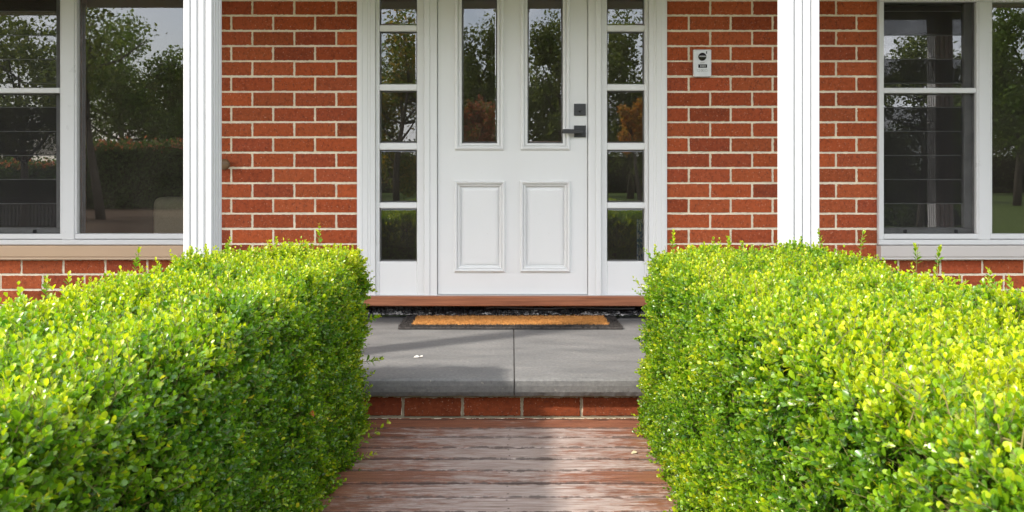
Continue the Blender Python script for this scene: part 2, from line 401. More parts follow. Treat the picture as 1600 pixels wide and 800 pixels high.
py_pan = [(-66, -54), (-45, 38), (48, 131), (141, 223), (234, 316.5), (326, 409)]
for g0, g1, x0, x1 in ((592, 651, 586, 663), (949, 1008, 939, 1014)):
    Zs = ZW + SY
    sl = MB(); X0, X1 = wx(x0) + .0005, wx(x1) - .0005; gx0, gx1 = wx(g0), wx(g1)
    sl.box(X0, gx0, SY - .012, .075, zb, 2.22, .004); sl.box(gx1, X1, SY - .012, .075, zb, 2.22, .004)
    sl.box(gx0 - .001, gx1 + .001, SY - .0115, .074, zb, wz(409), .004)
    for i in range(1, len(py_pan) - 1): sl.box(gx0 - .001, gx1 + .001, SY - .0115, .06, wz(py_pan[i + 1][0]), wz(py_pan[i][1]), .005)
    sl.box(gx0 - .001, gx1 + .001, SY - .0115, .06, wz(-45), 2.22, .004)
    fr = sl.build('sidelight', M['white'], house)
    for a, b in py_pan[1:]:
        p = MB(); pane_mesh(p, gx0 - .003, gx1 + .003, wz(b) - .003, wz(a) + .003, SY + .006)
        p.build('glass_pane', M['lead'], fr)
# the door leaf: stiles, rails, raised mouldings, two tall lights
DY = .012
door = MB(); dx0, dx1 = wx(683) + .0035, wx(919) - .0035; dz0, dz1 = zb + .007, 2.215
lights = [(721, 777), (824, 880)]; gtop = 1.98; gbot = wz(224)
ex = [dx0, wx(721), wx(777), wx(824), wx(880), dx1]
for i in (0, 2, 4): door.box(ex[i], ex[i + 1], DY, DY + .042, gbot, gtop, 0)
door.box(dx0, dx1, DY, DY + .042, gtop, dz1, 0)
pan = [(717, 782), (820, 884)]; pz1, pz0 = wz(290), wz(418)
door.box(dx0, dx1, DY, DY + .042, pz1, gbot, 0)
ex = [dx0, wx(717), wx(782), wx(820), wx(884), dx1]
for i in (0, 2, 4): door.box(ex[i], ex[i + 1], DY, DY + .042, pz0, pz1, 0)
door.box(dx0, dx1, DY, DY + .042, dz0, pz0, 0)
dr = door.build('front_door', M['white'], house, recalc=False); tag(dr, 'white front door with two tall glass lights above two moulded panels')
mprof_glass = [(-.001, DY + .02), (-.001, DY - .004), (.005, DY - .009), (.012, DY - .010), (.013, DY - .003), (.0175, DY - .003), (.019, DY - .014), (.027, DY - .018), (.034, DY - .014), (.0375, DY - .008), (.038, DY + .001)]
for a, b in lights:
    mo = MB(); mo.sweep((wx(a), wx(b), gbot, gtop), mprof_glass); mo.build('glazing_bead', M['white'], dr)
    p = MB(); pane_mesh(p, wx(a) - .003, wx(b) + .003, gbot - .003, gtop + .003, DY + .014, .016); p.build('glass_pane', M['lead'], dr)
mprof = [(-.007, DY + .016), (-.006, DY + .006), (0, DY - .002), (.0055, DY - .004), (.0065, DY + .001), (.0095, DY + .001), (.011, DY - .013), (.018, DY - .018), (.0245, DY - .013), (.026, DY - .003), (.0285, DY - .003), (.029, DY + .001)]
for a, b in pan:
    mo = MB(); r = (wx(a), wx(b), pz0, pz1); mo.sweep(r, mprof)
    mo.box(r[0] - .02, r[1] + .02, DY + .014, DY + .03, r[2] - .02, r[3] + .02)
    mo.sweep((r[0] + .03, r[1] - .03, r[2] + .03, r[3] - .03), [(0, DY + .0075), (.014, DY + .0099)])
    mo.add([(r[0] + .03, DY + .0075, r[2] + .03), (r[1] - .03, DY + .0075, r[2] + .03), (r[1] - .03, DY + .0075, r[3] - .03), (r[0] + .03, DY + .0075, r[3] - .03)], [(0, 1, 2, 3)])
    mo.build('door_panel', M['white'], dr)
hd = MB(); hx0, hx1 = wx(897), wx(915.5)
hd.box(hx0, hx1, DY - .009, DY, wz(214.5), wz(196), .0015)
cx, cz = wx(906), wz(205)
hd.box(cx - .011, cx + .011, DY - .05, DY - .009, cz - .011, cz + .011, .003)
hd.box(wx(878), cx + .013, DY - .058, DY - .042, wz(209), wz(202.5), .002)
hd.build('door_handle', M['black'], dr)
db = MB(); db.box(hx0, hx1, DY - .009, DY, wz(180.5), wz(162), .0015)
zc = wz(173.5); db.tube([(cx, DY - .0085, zc), (cx, DY - .014, zc)], [.0075, .007], 16); db.box(cx - .0012, cx + .0012, DY - .0150, DY - .0142, zc - .005, zc + .005)
db.build('deadbolt', M['black'], dr)
ts = MB(); yS = -.062; Zt = ZW + yS
ts.box(wx(553), wx(1047), yS, .10, wz(478.5, Zt), wz(463.5, Zt), .004)
ts.box(wx(560), wx(1040), -.02, .098, wz(463.5, Zt) + .0005, zb - .004, .003, 1)
ts.build('door_sill', [M['sill_timber'], M['alu']], house)

# damp course below the sill: crumpled membrane with mortar droppings
dm = MB(); nx = 260; rows = [(.082, .085), (.078, .070), (.070, .058), (.066, .045), (.05, .034), (.045, .022), (.03, .012), (.022, .0)]
vs = []; xs = np.linspace(wx(545), wx(1055), nx)
for j, (z, y) in enumerate(rows):
    for x in xs: vs.append((x, y + random.gauss(0, .004) + .008 * math.sin(x * 7 + j), max(.0015, z + random.gauss(0, .0022))))
dm.add(vs, [(j * nx + i, j * nx + i + 1, (j + 1) * nx + i + 1, (j + 1) * nx + i) for j in range(len(rows) - 1) for i in range(nx - 1)])
dm.build('damp_course', M['membrane'], house, recalc=False)
cb = MB(); pts = [(wx(760) + i * .06, -.005 + .006 * math.sin(i * 1.7), .062 + .004 * math.sin(i * .9)) for i in range(15)]
cb.tube(pts, [.006] * len(pts), 8); cb.build('cable', M['black'], house)

# windows
def window(jl, lv, mull, gl, jr, head, label):
    win = MB(); FY = -.028; ytop = wz(head); yb = wz(382)
    X = lambda p: wx(p)
    win.box(X(jl[0]), X(jr[1]), FY, .085, yb, wz(374), .003)                     # sub-sill rail
    win.box(X(jl[0]), X(jr[1]), FY, .085, ytop, wz(head - 15), .003)
    for a, b in (jl, jr): win.box(X(a), X(b), FY + .001, .084, wz(374) + .0005, ytop - .0005, .003)
    win.box(X(mull[0]) + .012, X(mull[1]) - .012, FY + .002, .083, wz(374) + .0005, ytop - .0005, .003)
    wn = win.build('window', M['alu'], house); tag(wn, label)
    zs0 = wz(373) ; a, b = X(lv[0]), X(lv[1])
    sash = MB(); t = .028
    left_adj = min(mull, key=lambda q: abs(q - lv[1]))
    sash.box(a - .0, b + .016, FY + .004, .03, zs0, wz(365), .0025)
    sash.box(a, b, FY + .003, .012, wz(146), wz(138), .003)
    sash.box(b + .001, b + .0125, FY + .004, .03, wz(365) + .0005, ytop - .001, .0025)
    sash.build('sash_frame', M['alu'], wn)
    sc = MB(); sc.box(a, b, -.002, -.001, wz(365), ytop); sc.build('insect_screen', M['screen'], wn)
    lf = MB()
    lf.box(a, b, .02, .06, wz(364.5), wz(357), .002); lf.box(b - .045, b - .001, .02, .06, wz(357) + .0005, ytop - .001, .003)
    for q in (.3, .93):
        x = a + (b - a) * (q if lv[0] > 800 else .78) * .88
        lf.box(x - .009, x + .009, .008, .019, wz(365), wz(359), .003, 1)
    lf.build('louvre_frame', [M['grey'], M['black']], wn)
    pit = .1375; z = wz(357) + .004
    while z < ytop - .02:
        lb = MB(); ang = math.radians(random.uniform(.7, 1.5)); top = min(z + pit + .008, ytop - .003)
        y0, y1 = .036, .036 + math.tan(ang) * (top - z)
        lb.add([(a, y0, z), (b - .046, y0, z), (b - .046, y1, top), (a, y1, top), (a, y0 + .005, z), (b - .046, y0 + .005, z)], [(0, 1, 2, 3)], 0)
        lb.add([(a, y0 - .001, z - .0025), (b - .046, y0 - .001, z - .0025), (b - .046, y0 - .001, z + .0012), (a, y0 - .001, z + .0012), (a, y0 + .005, z - .0025), (b - .046, y0 + .005, z - .0025)], [(0, 1, 2, 3), (0, 4, 5, 1)], 1)
        lb.build('louvre_blade', [M['louvre'], M['plate']], wn); z += pit
    g0, g1 = X(gl[0]), X(gl[1]); bd = MB()
    for (x0, x1, z0, z1) in ((g0 - .012, g1 + .004, wz(373) , wz(365)), (g0 - .012, g0, wz(365) + .0005, ytop - .001)): bd.box(x0, x1, FY + .006, .03, z0, z1, .0025)
    bd.build('glazing_bead', M['alu'], wn)
    p = MB(); p.add([(g0, .008, wz(365)), (g1, .008, wz(365)), (g1, .008, ytop), (g0, .008, ytop)], [(0, 1, 2, 3)]); p.build('glass_pane', M['glass'], wn)
    sp = MB(); sp.box(g0 + .002, g0 + .010, .014, .07, wz(365), ytop, .001); sp.build('timber_reveal', M['sill_timber'], wn)
    return wn
window((-58, -47), (-47, 97), (97, 123), (123, 331), (331, 341), -6, 'white framed window with a broad pane beside a louvred sash, tan sill below')
window((1370, 1378), (1378, 1522), (1522, 1547), (1547, 1755), (1755, 1765), 4, 'white framed window with louvred sash nearest the brick, pale sill below')
for a, b, mm in ((-62, 345.5, 'sill_tan'), (1369, 1772, 'sill_pale')):
    s_ = MB(); yf = -.062; Zf = ZW + yf; zt, zm, zl = wz(384, Zf), wz(401, Zf), wz(405.5, Zf)
    s_.extrude_x([(.09, wz(383)), (-.03, wz(383)), (yf + .004, zt), (yf, zt - .005), (yf + .002, zm), (yf + .010, zm - .004), (yf + .007, zl), (.09, zl - .006)], wx(a), wx(b))
    s_.build('window_sill', M[mm], house)

# verandah posts, beam, ceiling and roof
def post(x0, x1):
    p = MB(); yf, yb_ = 3.38 - ZW, 3.50 - ZW; g, d = .0065, .009
    def flutes(a, b, fixed, along_x, sgn):
        w_ = b - a; pts = []
        for q in (.25, .5, .75):
            c = a + w_ * q; pts += [(c - g, 0), (c, d), (c + g, 0)]
        return [((t, fixed + sgn * dd) if along_x else (fixed + sgn * dd, t)) for t, dd in pts]
    loop = [(x0 + .004, yf), *flutes(x0, x1, yf, True, 1), (x1 - .004, yf), (x1, yf + .004)]
    loop += [*flutes(yf, yb_, x1, False, -1), (x1, yb_ - .004), (x1 - .004, yb_)]
    loop += [*[(x0 + x1 - x, y) for x, y in flutes(x0, x1, yb_, True, -1)], (x0 + .004, yb_), (x0, yb_ - .004)]
    loop += [*[(x, yf + yb_ - y) for x, y in flutes(yf, yb_, x0, False, 1)], (x0, yf + .004)]
    p.extrude_z(loop, 0.002, 2.06)
    return p.build('verandah_post', M['post'], house)
post(-1.349, -1.231); post(1.126, 1.262); post(3.05, 3.18); post(-3.22, -3.10)
bm_ = MB(); bm_.box(-5, 5, -1.42, -1.16, 2.06, 2.24, .004); bm_.build('verandah_beam', M['soffit'], house)
ce = MB(); ce.box(-5, 5, -1.159, -.007, 2.24, 2.26)
for i in range(9): ce.box(-5 + i * 1.2, -4.98 + i * 1.2, -1.159, -.007, 2.228, 2.2395)
ce.build('verandah_ceiling', M['soffit'], house)
rf = MB(); rf.add([(-5.3, -1.50, 2.25), (5.3, -1.50, 2.25), (5.3, 4.2, 4.0), (-5.3, 4.2, 4.0), (-5.3, -1.50, 2.30), (5.3, -1.50, 2.30), (5.3, 4.2, 4.05), (-5.3, 4.2, 4.05)], [(0, 3, 2, 1), (4, 5, 6, 7), (0, 1, 5, 4), (2, 3, 7, 6), (1, 2, 6, 5), (0, 4, 7, 3)])
rf.box(-5, 5, .12, 3.9, 2.76, 2.80); rf.build('roof', M['roof'], house, recalc=False)
gu = MB(); gu.box(-5.3, 5.3, -1.55, -1.44, 2.18, 2.247, .01); gu.build('gutter', M['post'], house)

# ------------------------------------------------------------------ porch: two bluestone slabs in view (and their neighbours) on a brick riser
porch = empty('porch_step', (0, 0, 0)); tag(porch, 'porch step of grey bluestone slabs laid over a low brick riser', 'porch step')
YFR = 3.285 - ZW; TH = .072
def ew(x, sd):
    return sum(math.sin(x * f + sd * 1.7 + f) / (1 + .012 * f) for f in (23, 61, 118, 190, 310)) * .45
jx = wx(803, 3.9); edges = [-4.9, -3.3, -1.62 + jx, jx, 1.62 + jx, 3.3, 4.9]
for i in range(len(edges) - 1):
    a, b = edges[i] + .0026, edges[i + 1] - .0026; pv = MB(); n = 420
    prof = [(.075, -.0005), (YFR + .020, 0), (YFR + .012, -.0012), (YFR + .005, -.004), (YFR + .0015, -.010), (YFR + .001, -.030), (YFR + .004, -.055), (YFR + .012, -TH), (.075, -TH)]
    vs = []; xs = np.linspace(a, b, n)
    for (y, z) in prof:
        for x in xs:
            fr_ = y < -1; q = (.0003 if z > -.05 else .0012) if fr_ and z < -.002 else 0
            vs.append((x, y + q * ew(x, 3 + int(z * 400)), z + (.0028 * ew(x * 1.6, 77) if z < -.06 and fr_ else 0)))
    fs = [(j * n + i2, j * n + i2 + 1, (j + 1) * n + i2 + 1, (j + 1) * n + i2) for j in range(len(prof) - 1) for i2 in range(n - 1)]
    fs += [tuple(j * n for j in range(len(prof)))[::-1], tuple(j * n + n - 1 for j in range(len(prof)))]
    pv.add(vs, fs); pv.build('paver', M['slate'], porch)
gj = MB(); gj.box(-4.9, 4.9, YFR + .02, .074, -.07, -.006); gj.build('paver_joint', mortar_mat('dark_joint', (.17, .155, .135)), porch)
ri, ruv = MB(), []; yr = 3.332 - ZW
base_j = wx(629, 3.32)
for q in range(4):
    zh = wz(619 + 0.0, 3.32) - .003 - q * .0858; zl = zh - .0858
    zhh = zh if q else zh
    lay(ri, ruv, -4.9, 4.9, zl, zhh, [base_j + (.12 if q % 2 else 0) + .2405 * i for i in range(-20, 24)], yr, .38)  # riser bricks tinted darker, painting in shade under the slab overhang
zt_ = wz(619, 3.32) - .003
ri.box(-4.899, 4.899, yr + .004, yr + .11, -.5, -TH - .001, 0, 1)
r_ = ri.build('brick_riser', [M['brick'], mortar_mat('sandy_mortar', (.38, .31, .215))], porch, recalc=False); brick_uv(r_, ri, ruv)

# ------------------------------------------------------------------ deck walk, garden ground
DZ = -.160; dk = MB(); y = 3.286 - ZW; i = 0; bp = .1138
widths = []
while y > -9.0:
    w_ = bp - .0075 if i else .1215; seed = random.random()
    wear = .95 if i == 0 else random.uniform(-.45, .35) + (.25 if i in (5,) else 0)
    y0 = y - w_; z = DZ + random.uniform(-.0012, .0012)
    dk.box(-.98, .95, y0, y, z - .022, z, .003, 0, (max(0, wear + .3) if i else 1.4, seed, 0))
    if i:
        for yy in (y0 + .022, y - .022):
            for xx in (-.012 + random.uniform(-.004, .004), -.62, .6):
                if random.random() < .55:
                    x_ = xx + random.uniform(-.003, .003)
                    dk.add([(x_ + .0036 * math.cos(t * math.pi / 4), yy + .0036 * math.sin(t * math.pi / 4), z + .0006) for t in range(8)], [tuple(range(8))], 1)
    y = y0 - .0075; i += 1
dk.box(-.94, .91, -9.0, YFR, DZ - .12, DZ - .03, 0, 1)
tag(dk.build('deck', [M['deck'], simple('rusty_screw', (.07, .04, .028), .7)], recalc=False), 'weathered timber board walk between the two hedges leading to the step', None, None, 'structure')
gd = MB(); gd.add([(-160, -200, GZ), (160, -200, GZ), (160, 120, GZ), (-160, 120, GZ)], [(0, 1, 2, 3)])
tag(gd.build('ground', M['lawn'], recalc=False), 'green lawn around the house', None, None, 'structure')
mu = MB(); mu.add([(-26, -38, GZ + .006), (-6.5, -38, GZ + .006), (-4.6, -9, GZ + .006), (-20, -9, GZ + .006)], [(0, 1, 2, 3)])
mu.add([(-4.9, -1.36, GZ + .006), (-4.9, -6.5, GZ + .006), (4.9, -6.5, GZ + .006), (4.9, -1.36, GZ + .006)], [(3, 2, 1, 0)])
tag(mu.build('garden_bed', M['mulch'], recalc=False), 'brown bark mulch bed', None, None, 'structure')

# ------------------------------------------------------------------ leaves
TPL = np.array([(0, 0, 0), (.28, -.30, .10), (.30, 0, .0), (.28, .30, .10), (.66, -.50, .15), (.68, 0, .01), (.66, .50, .15), (.92, -.27, .06), (.92, .27, .06), (1, 0, -.03)], np.float32)
TF = [(0, 2, 1), (0, 3, 2), (1, 2, 5, 4), (2, 3, 6, 5), (4, 5, 9, 7), (5, 6, 8, 9)]
def norm(a): return a / np.maximum(np.linalg.norm(a, axis=-1, keepdims=True), 1e-9)
def leaf_mesh(name, mats, pos, t, nr, ln, wd, colr, parent=None, extra=None):
    """one mesh of separate folded leaves"""
    n = len(pos); t = norm(t); nr = norm(nr - t * (nr * t).sum(1, keepdims=True)); b = np.cross(nr, t)
    V = pos[:, None] + TPL[None, :, 0:1] * (t * ln[:, None])[:, None] + TPL[None, :, 1:2] * (b * wd[:, None])[:, None] + TPL[None, :, 2:3] * (nr * wd[:, None])[:, None]
    V = V.reshape(-1, 3).astype(np.float32)
    cnt = np.array([len(f) for f in TF]); flat = np.concatenate([np.array(f) for f in TF])
    loops = (flat[None] + (np.arange(n) * 10)[:, None]).ravel(); tot = np.tile(cnt, n); fc = np.repeat(colr, len(TF), 0)
    if extra is not None:
        ev, ef, ec = extra; o = len(V); V = np.concatenate([V, ev.astype(np.float32)])
        loops = np.concatenate([loops, (ef + o).ravel()]); tot = np.concatenate([tot, np.full(len(ef), ef.shape[1])]); fc = np.concatenate([fc, ec])
    me = bpy.data.meshes.new(name); me.vertices.add(len(V)); me.vertices.foreach_set('co', V.ravel())
    me.loops.add(len(loops)); me.loops.foreach_set('vertex_index', loops.astype(np.int32))
    st = np.concatenate([[0], np.cumsum(tot)[:-1]]).astype(np.int32)
    me.polygons.add(len(tot)); me.polygons.foreach_set('loop_start', st); me.polygons.foreach_set('use_smooth', np.ones(len(tot), bool))
    me.update(calc_edges=True)
    a = me.attributes.new('leaf_colour', 'FLOAT_COLOR', 'FACE')
    a.data.foreach_set('color', np.concatenate([fc, np.ones((len(fc), 1))], 1).astype(np.float32).ravel())
    me.materials.append(mats); o = bpy.data.objects.new(name, me)
    return link(o, parent)
def wave(p, seed, freq, k=10):
    r = np.random.default_rng(seed); out = np.zeros(len(p))
    for _ in range(k):
        d = r.normal(size=3); d /= np.linalg.norm(d); out += np.sin(p @ d * freq * r.uniform(.6, 1.7) + r.uniform(0, 6.28))
    return out / math.sqrt(k / 2)
C_OLD_SHADE = np.array((.052, .150, .012)); C_MID = np.array((.180, .325, .010)); C_NEW = np.array((.49, .52, .012)); C_YEL = np.array((.52, .46, .03))  # darkest tone serves old leaves and painted shade deep in the hedge
def sprigs(base, d, length, nodes, scale, youth_shade):
    """leafy shoots: opposite pairs turning round the stem. returns leaf arrays"""
    n = len(base); d = norm(d); ref = norm(np.cross(d, RNG.normal(size=(n, 3)))); ref2 = np.cross(d, ref)
    P, T, NR, LN, WD, C = [], [], [], [], [], []
    bend = RNG.normal(size=(n, 3)) * .25
    for i in range(nodes):
        q = (i + .6) / nodes; ang0 = i * (math.pi / 2) + RNG.uniform(-.35, .35, n)
        centre = base + d * (length * q)[:, None] + bend * (length * q * q * .5)[:, None]
        for s in (0, math.pi):
            a = ang0 + s + RNG.uniform(-.2, .2, n); rad = ref * np.cos(a)[:, None] + ref2 * np.sin(a)[:, None]
            op = np.radians(70 - 44 * q + RNG.uniform(-16, 16, n))
            t = d * np.cos(op)[:, None] + rad * np.sin(op)[:, None] + np.array((0, 0, .12)) ; nr = d * np.sin(op)[:, None] - rad * np.cos(op)[:, None] + RNG.normal(size=(n, 3)) * .22
            sz = scale * (1.0 - .38 * q ** 2) * RNG.uniform(.72, 1.15, n)
            P.append(centre); T.append(t); NR.append(nr); LN.append(sz); WD.append(sz * RNG.uniform(.56, .72, n))
            age_shade = np.clip(youth_shade * (.35 + .75 * q) + RNG.normal(0, .16, n), 0, 1)[:, None]
            c = np.where(age_shade < .5, C_OLD_SHADE + (C_MID - C_OLD_SHADE) * age_shade * 2, C_MID + (C_NEW - C_MID) * (age_shade - .5) * 2)
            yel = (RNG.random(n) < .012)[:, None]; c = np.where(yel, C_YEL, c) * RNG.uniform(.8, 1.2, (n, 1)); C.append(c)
    return [np.concatenate(x) for x in (P, T, NR, LN, WD, C)]
def stems(base, d, length, r=.0007):
    n = len(base); d = norm(d); u = norm(np.cross(d, RNG.normal(size=(n, 3)))); w_ = np.cross(d, u); tip = base + d * length[:, None]
    vs = []
    for p, rr in ((base, r), (tip, r * .6)):
        for kq in range(3):
            a = kq * 2.0944; vs.append(p + (u * math.cos(a) + w_ * math.sin(a)) * rr)
    V = np.stack(vs, 1).reshape(-1, 3); o = (np.arange(n) * 6)[:, None]
    Fq = np.concatenate([o + np.array(q)[None] for q in ((0, 1, 4, 3), (1, 2, 5, 4), (2, 0, 3, 5))])
    return V, Fq
CAM = np.array((0, -ZW, H))
def hedge(name, label, x0, x1, y0, y1, z1, seed, rr, tall, side_shoots, inner):
    root = empty(name, ((x0 + x1) / 2, (y0 + y1) / 2, GZ)); tag(root, label, 'hedge', 'clipped box hedges flanking the walk')
    inv = -np.array(root.location)
    lo = np.array((x0, y0, GZ)); hi = np.array((x1, y1, z1)); r = np.array((rr, rr, rr))
    faces = [('top', 1.25), ('in', 1.3), ('out', .5), ('end', 1.2)]
    pts, nrm = [], []
    for fc, dens in faces:
        area = {'top': (x1 - x0) * (y1 - y0), 'in': (z1 - GZ) * (y1 - y0), 'out': (z1 - GZ) * (y1 - y0), 'end': (x1 - x0) * (z1 - GZ)}[fc]
        n = int(area * dens * 6000); u = RNG.random((n, 3)); p = lo + u * (hi - lo)
        if fc == 'top': p[:, 2] = z1
        elif fc == 'in': p[:, 0] = x1 if inner > 0 else x0
        elif fc == 'out': p[:, 0] = x0 if inner > 0 else x1
        else: p[:, 1] = y1
        # thin out what lies behind the camera
        keep = (p[:, 1] > -ZW + .35) | (RNG.random(n) < .35); p = p[keep]
        q = np.clip(p, lo + np.array((rr, rr, 0)), hi - r); v = p - q; nn = norm(v); pts.append(q + nn * rr); nrm.append(nn)
    p = np.concatenate(pts); nn = norm(np.concatenate(nrm))
    lump = .006 * wave(p, seed, 7) + .009 * wave(p, seed + 1, 19) + .009 * wave(p, seed + 5, 45)
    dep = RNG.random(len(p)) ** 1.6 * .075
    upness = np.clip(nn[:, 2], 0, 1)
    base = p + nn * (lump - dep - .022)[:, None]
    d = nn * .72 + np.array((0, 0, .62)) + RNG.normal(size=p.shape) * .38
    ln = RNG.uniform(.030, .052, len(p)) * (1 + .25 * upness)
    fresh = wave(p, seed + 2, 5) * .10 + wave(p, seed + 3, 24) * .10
    youth_shade = np.clip(.50 + .30 * upness + fresh - dep * 4.5 + RNG.normal(0, .12, len(p)), .05, 1.1)  # deeper sprigs coloured darker: leaf age plus shade painted in for contrast
    near = np.linalg.norm(p - CAM, axis=1)
    sc = RNG.uniform(.0140, .0190, len(p))
    sets = [sprigs(base, d, ln, 5, sc, youth_shade)]
    eb, ed, el = [base], [norm(d)], [ln]
    xs_ = []
    def shoot(P0, D0, L0, sc_, y_):
        P0 = np.array(P0, float); D0 = np.array(D0, float); L0 = np.array(L0, float)
        sets.append(sprigs(P0, D0, L0, 7, np.full(len(P0), sc_), np.full(len(P0), y_))); xs_.append((P0, D0, L0))
    nt = 260; tp = lo + RNG.random((nt, 3)) * (hi - lo); tp[:, 2] = z1 - .02; tp[:, :2] = np.clip(tp[:, :2], lo[:2] + .04, hi[:2] - .04)
    shoot(tp, np.array((0, 0, 1)) + RNG.normal(size=(nt, 3)) * .22, RNG.uniform(.045, .078, nt), .0175, .85)
    ns = 160; tp = lo + RNG.random((ns, 3)) * (hi - lo); tp[:, 0] = (x1 if inner > 0 else x0) - inner * .02
    shoot(tp, np.array((inner * .8, 0, .6)) + RNG.normal(size=(ns, 3)) * .25, RNG.uniform(.045, .07, ns), .017, .6)
    ne = 90; tp = np.stack([RNG.uniform(x0 + .03, x1 - .03, ne), np.full(ne, y1 - .03) + RNG.normal(0, .015, ne), z1 - RNG.uniform(.03, .20, ne)], 1)
    shoot(tp, np.array((0, .8, .5)) + RNG.normal(size=(ne, 3)) * .25, RNG.uniform(.07, .12, ne), .021, .9)
    if tall:
        P0, D0, L0 = zip(*tall); shoot(P0, D0, L0, .021, .75)
    if side_shoots:
        P0, D0, L0 = zip(*side_shoots); shoot(P0, D0, L0, .0245, .8)
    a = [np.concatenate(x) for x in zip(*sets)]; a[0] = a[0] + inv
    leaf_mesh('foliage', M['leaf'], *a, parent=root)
    B = np.concatenate(eb); D = np.concatenate(ed); LL = np.concatenate(el)
    V, Fq = stems(B - D * .03, D, LL + .03)
    Bx, Dx, Lx = (np.concatenate(q_) for q_ in zip(*xs_)); Dx = norm(Dx)
    Vx, Fx = stems(Bx - Dx * .04, Dx, Lx + .035, .0014); Fq = np.concatenate([Fq, Fx + len(V)]); V = np.concatenate([V, Vx])
    # woody twigs inside
    nt = 900; tb = lo + RNG.random((nt, 3)) * (hi - lo); dd = RNG.normal(size=(nt, 3)) + np.array((0, 0, .8))
    qx = (x1 if inner > 0 else x0) - inner * RNG.uniform(.05, .12, nt); tb[:, 0] = qx
    V2, F2 = stems(tb, dd, RNG.uniform(.03, .08, nt), .0014)
    me = bpy.data.meshes.new('twigs'); allv = np.concatenate([V, V2]) + inv
    me.from_pydata(allv.tolist(), [], np.concatenate([Fq, F2 + len(V)]).tolist()); me.materials.append(M['twig'])
    link(bpy.data.objects.new('twigs', me), root)
    # the dense inside of the bush
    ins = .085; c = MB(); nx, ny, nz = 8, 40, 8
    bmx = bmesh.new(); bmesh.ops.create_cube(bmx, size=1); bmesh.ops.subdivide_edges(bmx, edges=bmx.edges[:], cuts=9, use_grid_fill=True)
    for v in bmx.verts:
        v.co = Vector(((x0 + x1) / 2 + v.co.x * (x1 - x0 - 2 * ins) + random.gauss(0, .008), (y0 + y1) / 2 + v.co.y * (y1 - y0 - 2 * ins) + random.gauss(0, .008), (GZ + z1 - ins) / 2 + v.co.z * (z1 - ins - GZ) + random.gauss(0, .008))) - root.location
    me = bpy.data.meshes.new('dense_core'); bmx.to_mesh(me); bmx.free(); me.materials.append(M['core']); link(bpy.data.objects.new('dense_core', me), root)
    return root
def at_px(px, py, Z): return (wx(px, Z), Z - ZW, wz(py, Z))
TOP = H - .296
tl = [at_px(72, 470, 2.2), at_px(105, 462, 2.3), at_px(500, 388, 3.08), at_px(355, 400, 2.95), at_px(430, 400, 3.0), at_px(210, 425, 2.6)]
hedge('hedge', 'dense green clipped hedge whose shaded face is beside the timber walk, under the tan sill', -1.13, -.555, -5.6, 3.16 - ZW, TOP, 3, .085,
      [(p, (RNG.normal() * .15, 0, 1), .05 + .035 * RNG.random()) for p in tl],
      [(at_px(545, 706, 2.8), (.75, .1, .5), .14), (at_px(541, 722, 2.78), (.85, 0, .3), .10), (at_px(534, 768, 2.66), (.9, 0, .05), .09), (at_px(548, 690, 2.85), (.6, 0, .6), .08), (at_px(538, 745, 2.7), (.85, .1, .15), .08), (at_px(570, 565, 3.05), (.8, -.1, .1), .07), (at_px(572, 500, 3.05), (.8, -.1, .3), .06)], 1)
tr = [at_px(1555, 460, 2.2), at_px(1432, 415, 2.7), at_px(1050, 395, 3.02), at_px(1465, 420, 2.6), at_px(1140, 395, 3.05), at_px(1285, 393, 3.05), at_px(1345, 393, 2.9), at_px(1580, 470, 2.2)]
hedge('hedge', 'bright sunlit yellow-green clipped hedge standing below the wall intercom and the pale sill', .494, 1.22, -5.6, 3.17 - ZW, TOP, 23, .085,
      [(p, (RNG.normal() * .15, 0, 1), .05 + .03 * RNG.random()) for p in tr], [], -1)

# fallen leaves and petals
def single_leaf(name, label, p, t, nr, ln, wd, c, cat='fallen leaf', group=None):
    o = leaf_mesh(name, M['dry'], np.zeros((1, 3)), np.array([t], float), np.array([nr], float), np.array([ln]), np.array([wd]), np.array([c], float))
    o.location = p; return tag(o, label, cat, group)
single_leaf('fallen_leaf', 'curled tan dead leaf lying on top of the shaded-face hedge', (wx(338, 2.03), 2.03 - ZW, TOP + .028), (.25, .1, -.6), (.5, -.8, .3), .05, .018, (.55, .22, .10))
single_leaf('fallen_leaf', 'small orange-brown leaf caught low in the shaded face of the hedge', (-.545, 2.22 - ZW, .165), (.1, .75, -.2), (.9, -.2, .3), .034, .018, (.42, .13, .02))
single_leaf('fallen_leaf', 'pale cream leaf lying on the weathered deck boards', at_px(986, 709, 2.86), (.8, .5, .12), (0, -.3, 1), .026, .016, (.66, .58, .36))
single_leaf('fallen_petal', 'white petal lying on the bluestone slab, nearer the shaded hedge', (wx(646, 3.66), 3.66 - ZW, .003), (.9, .2, .1), (0, -.3, 1), .026, .022, (.75, .73, .68), 'petal')
single_leaf('fallen_petal', 'smaller white petal on the bluestone slab, nearer the slab joint', (wx(655, 3.68), 3.68 - ZW, .003), (.8, -.4, .1), (0, -.3, 1), .018, .016, (.75, .73, .68), 'petal')

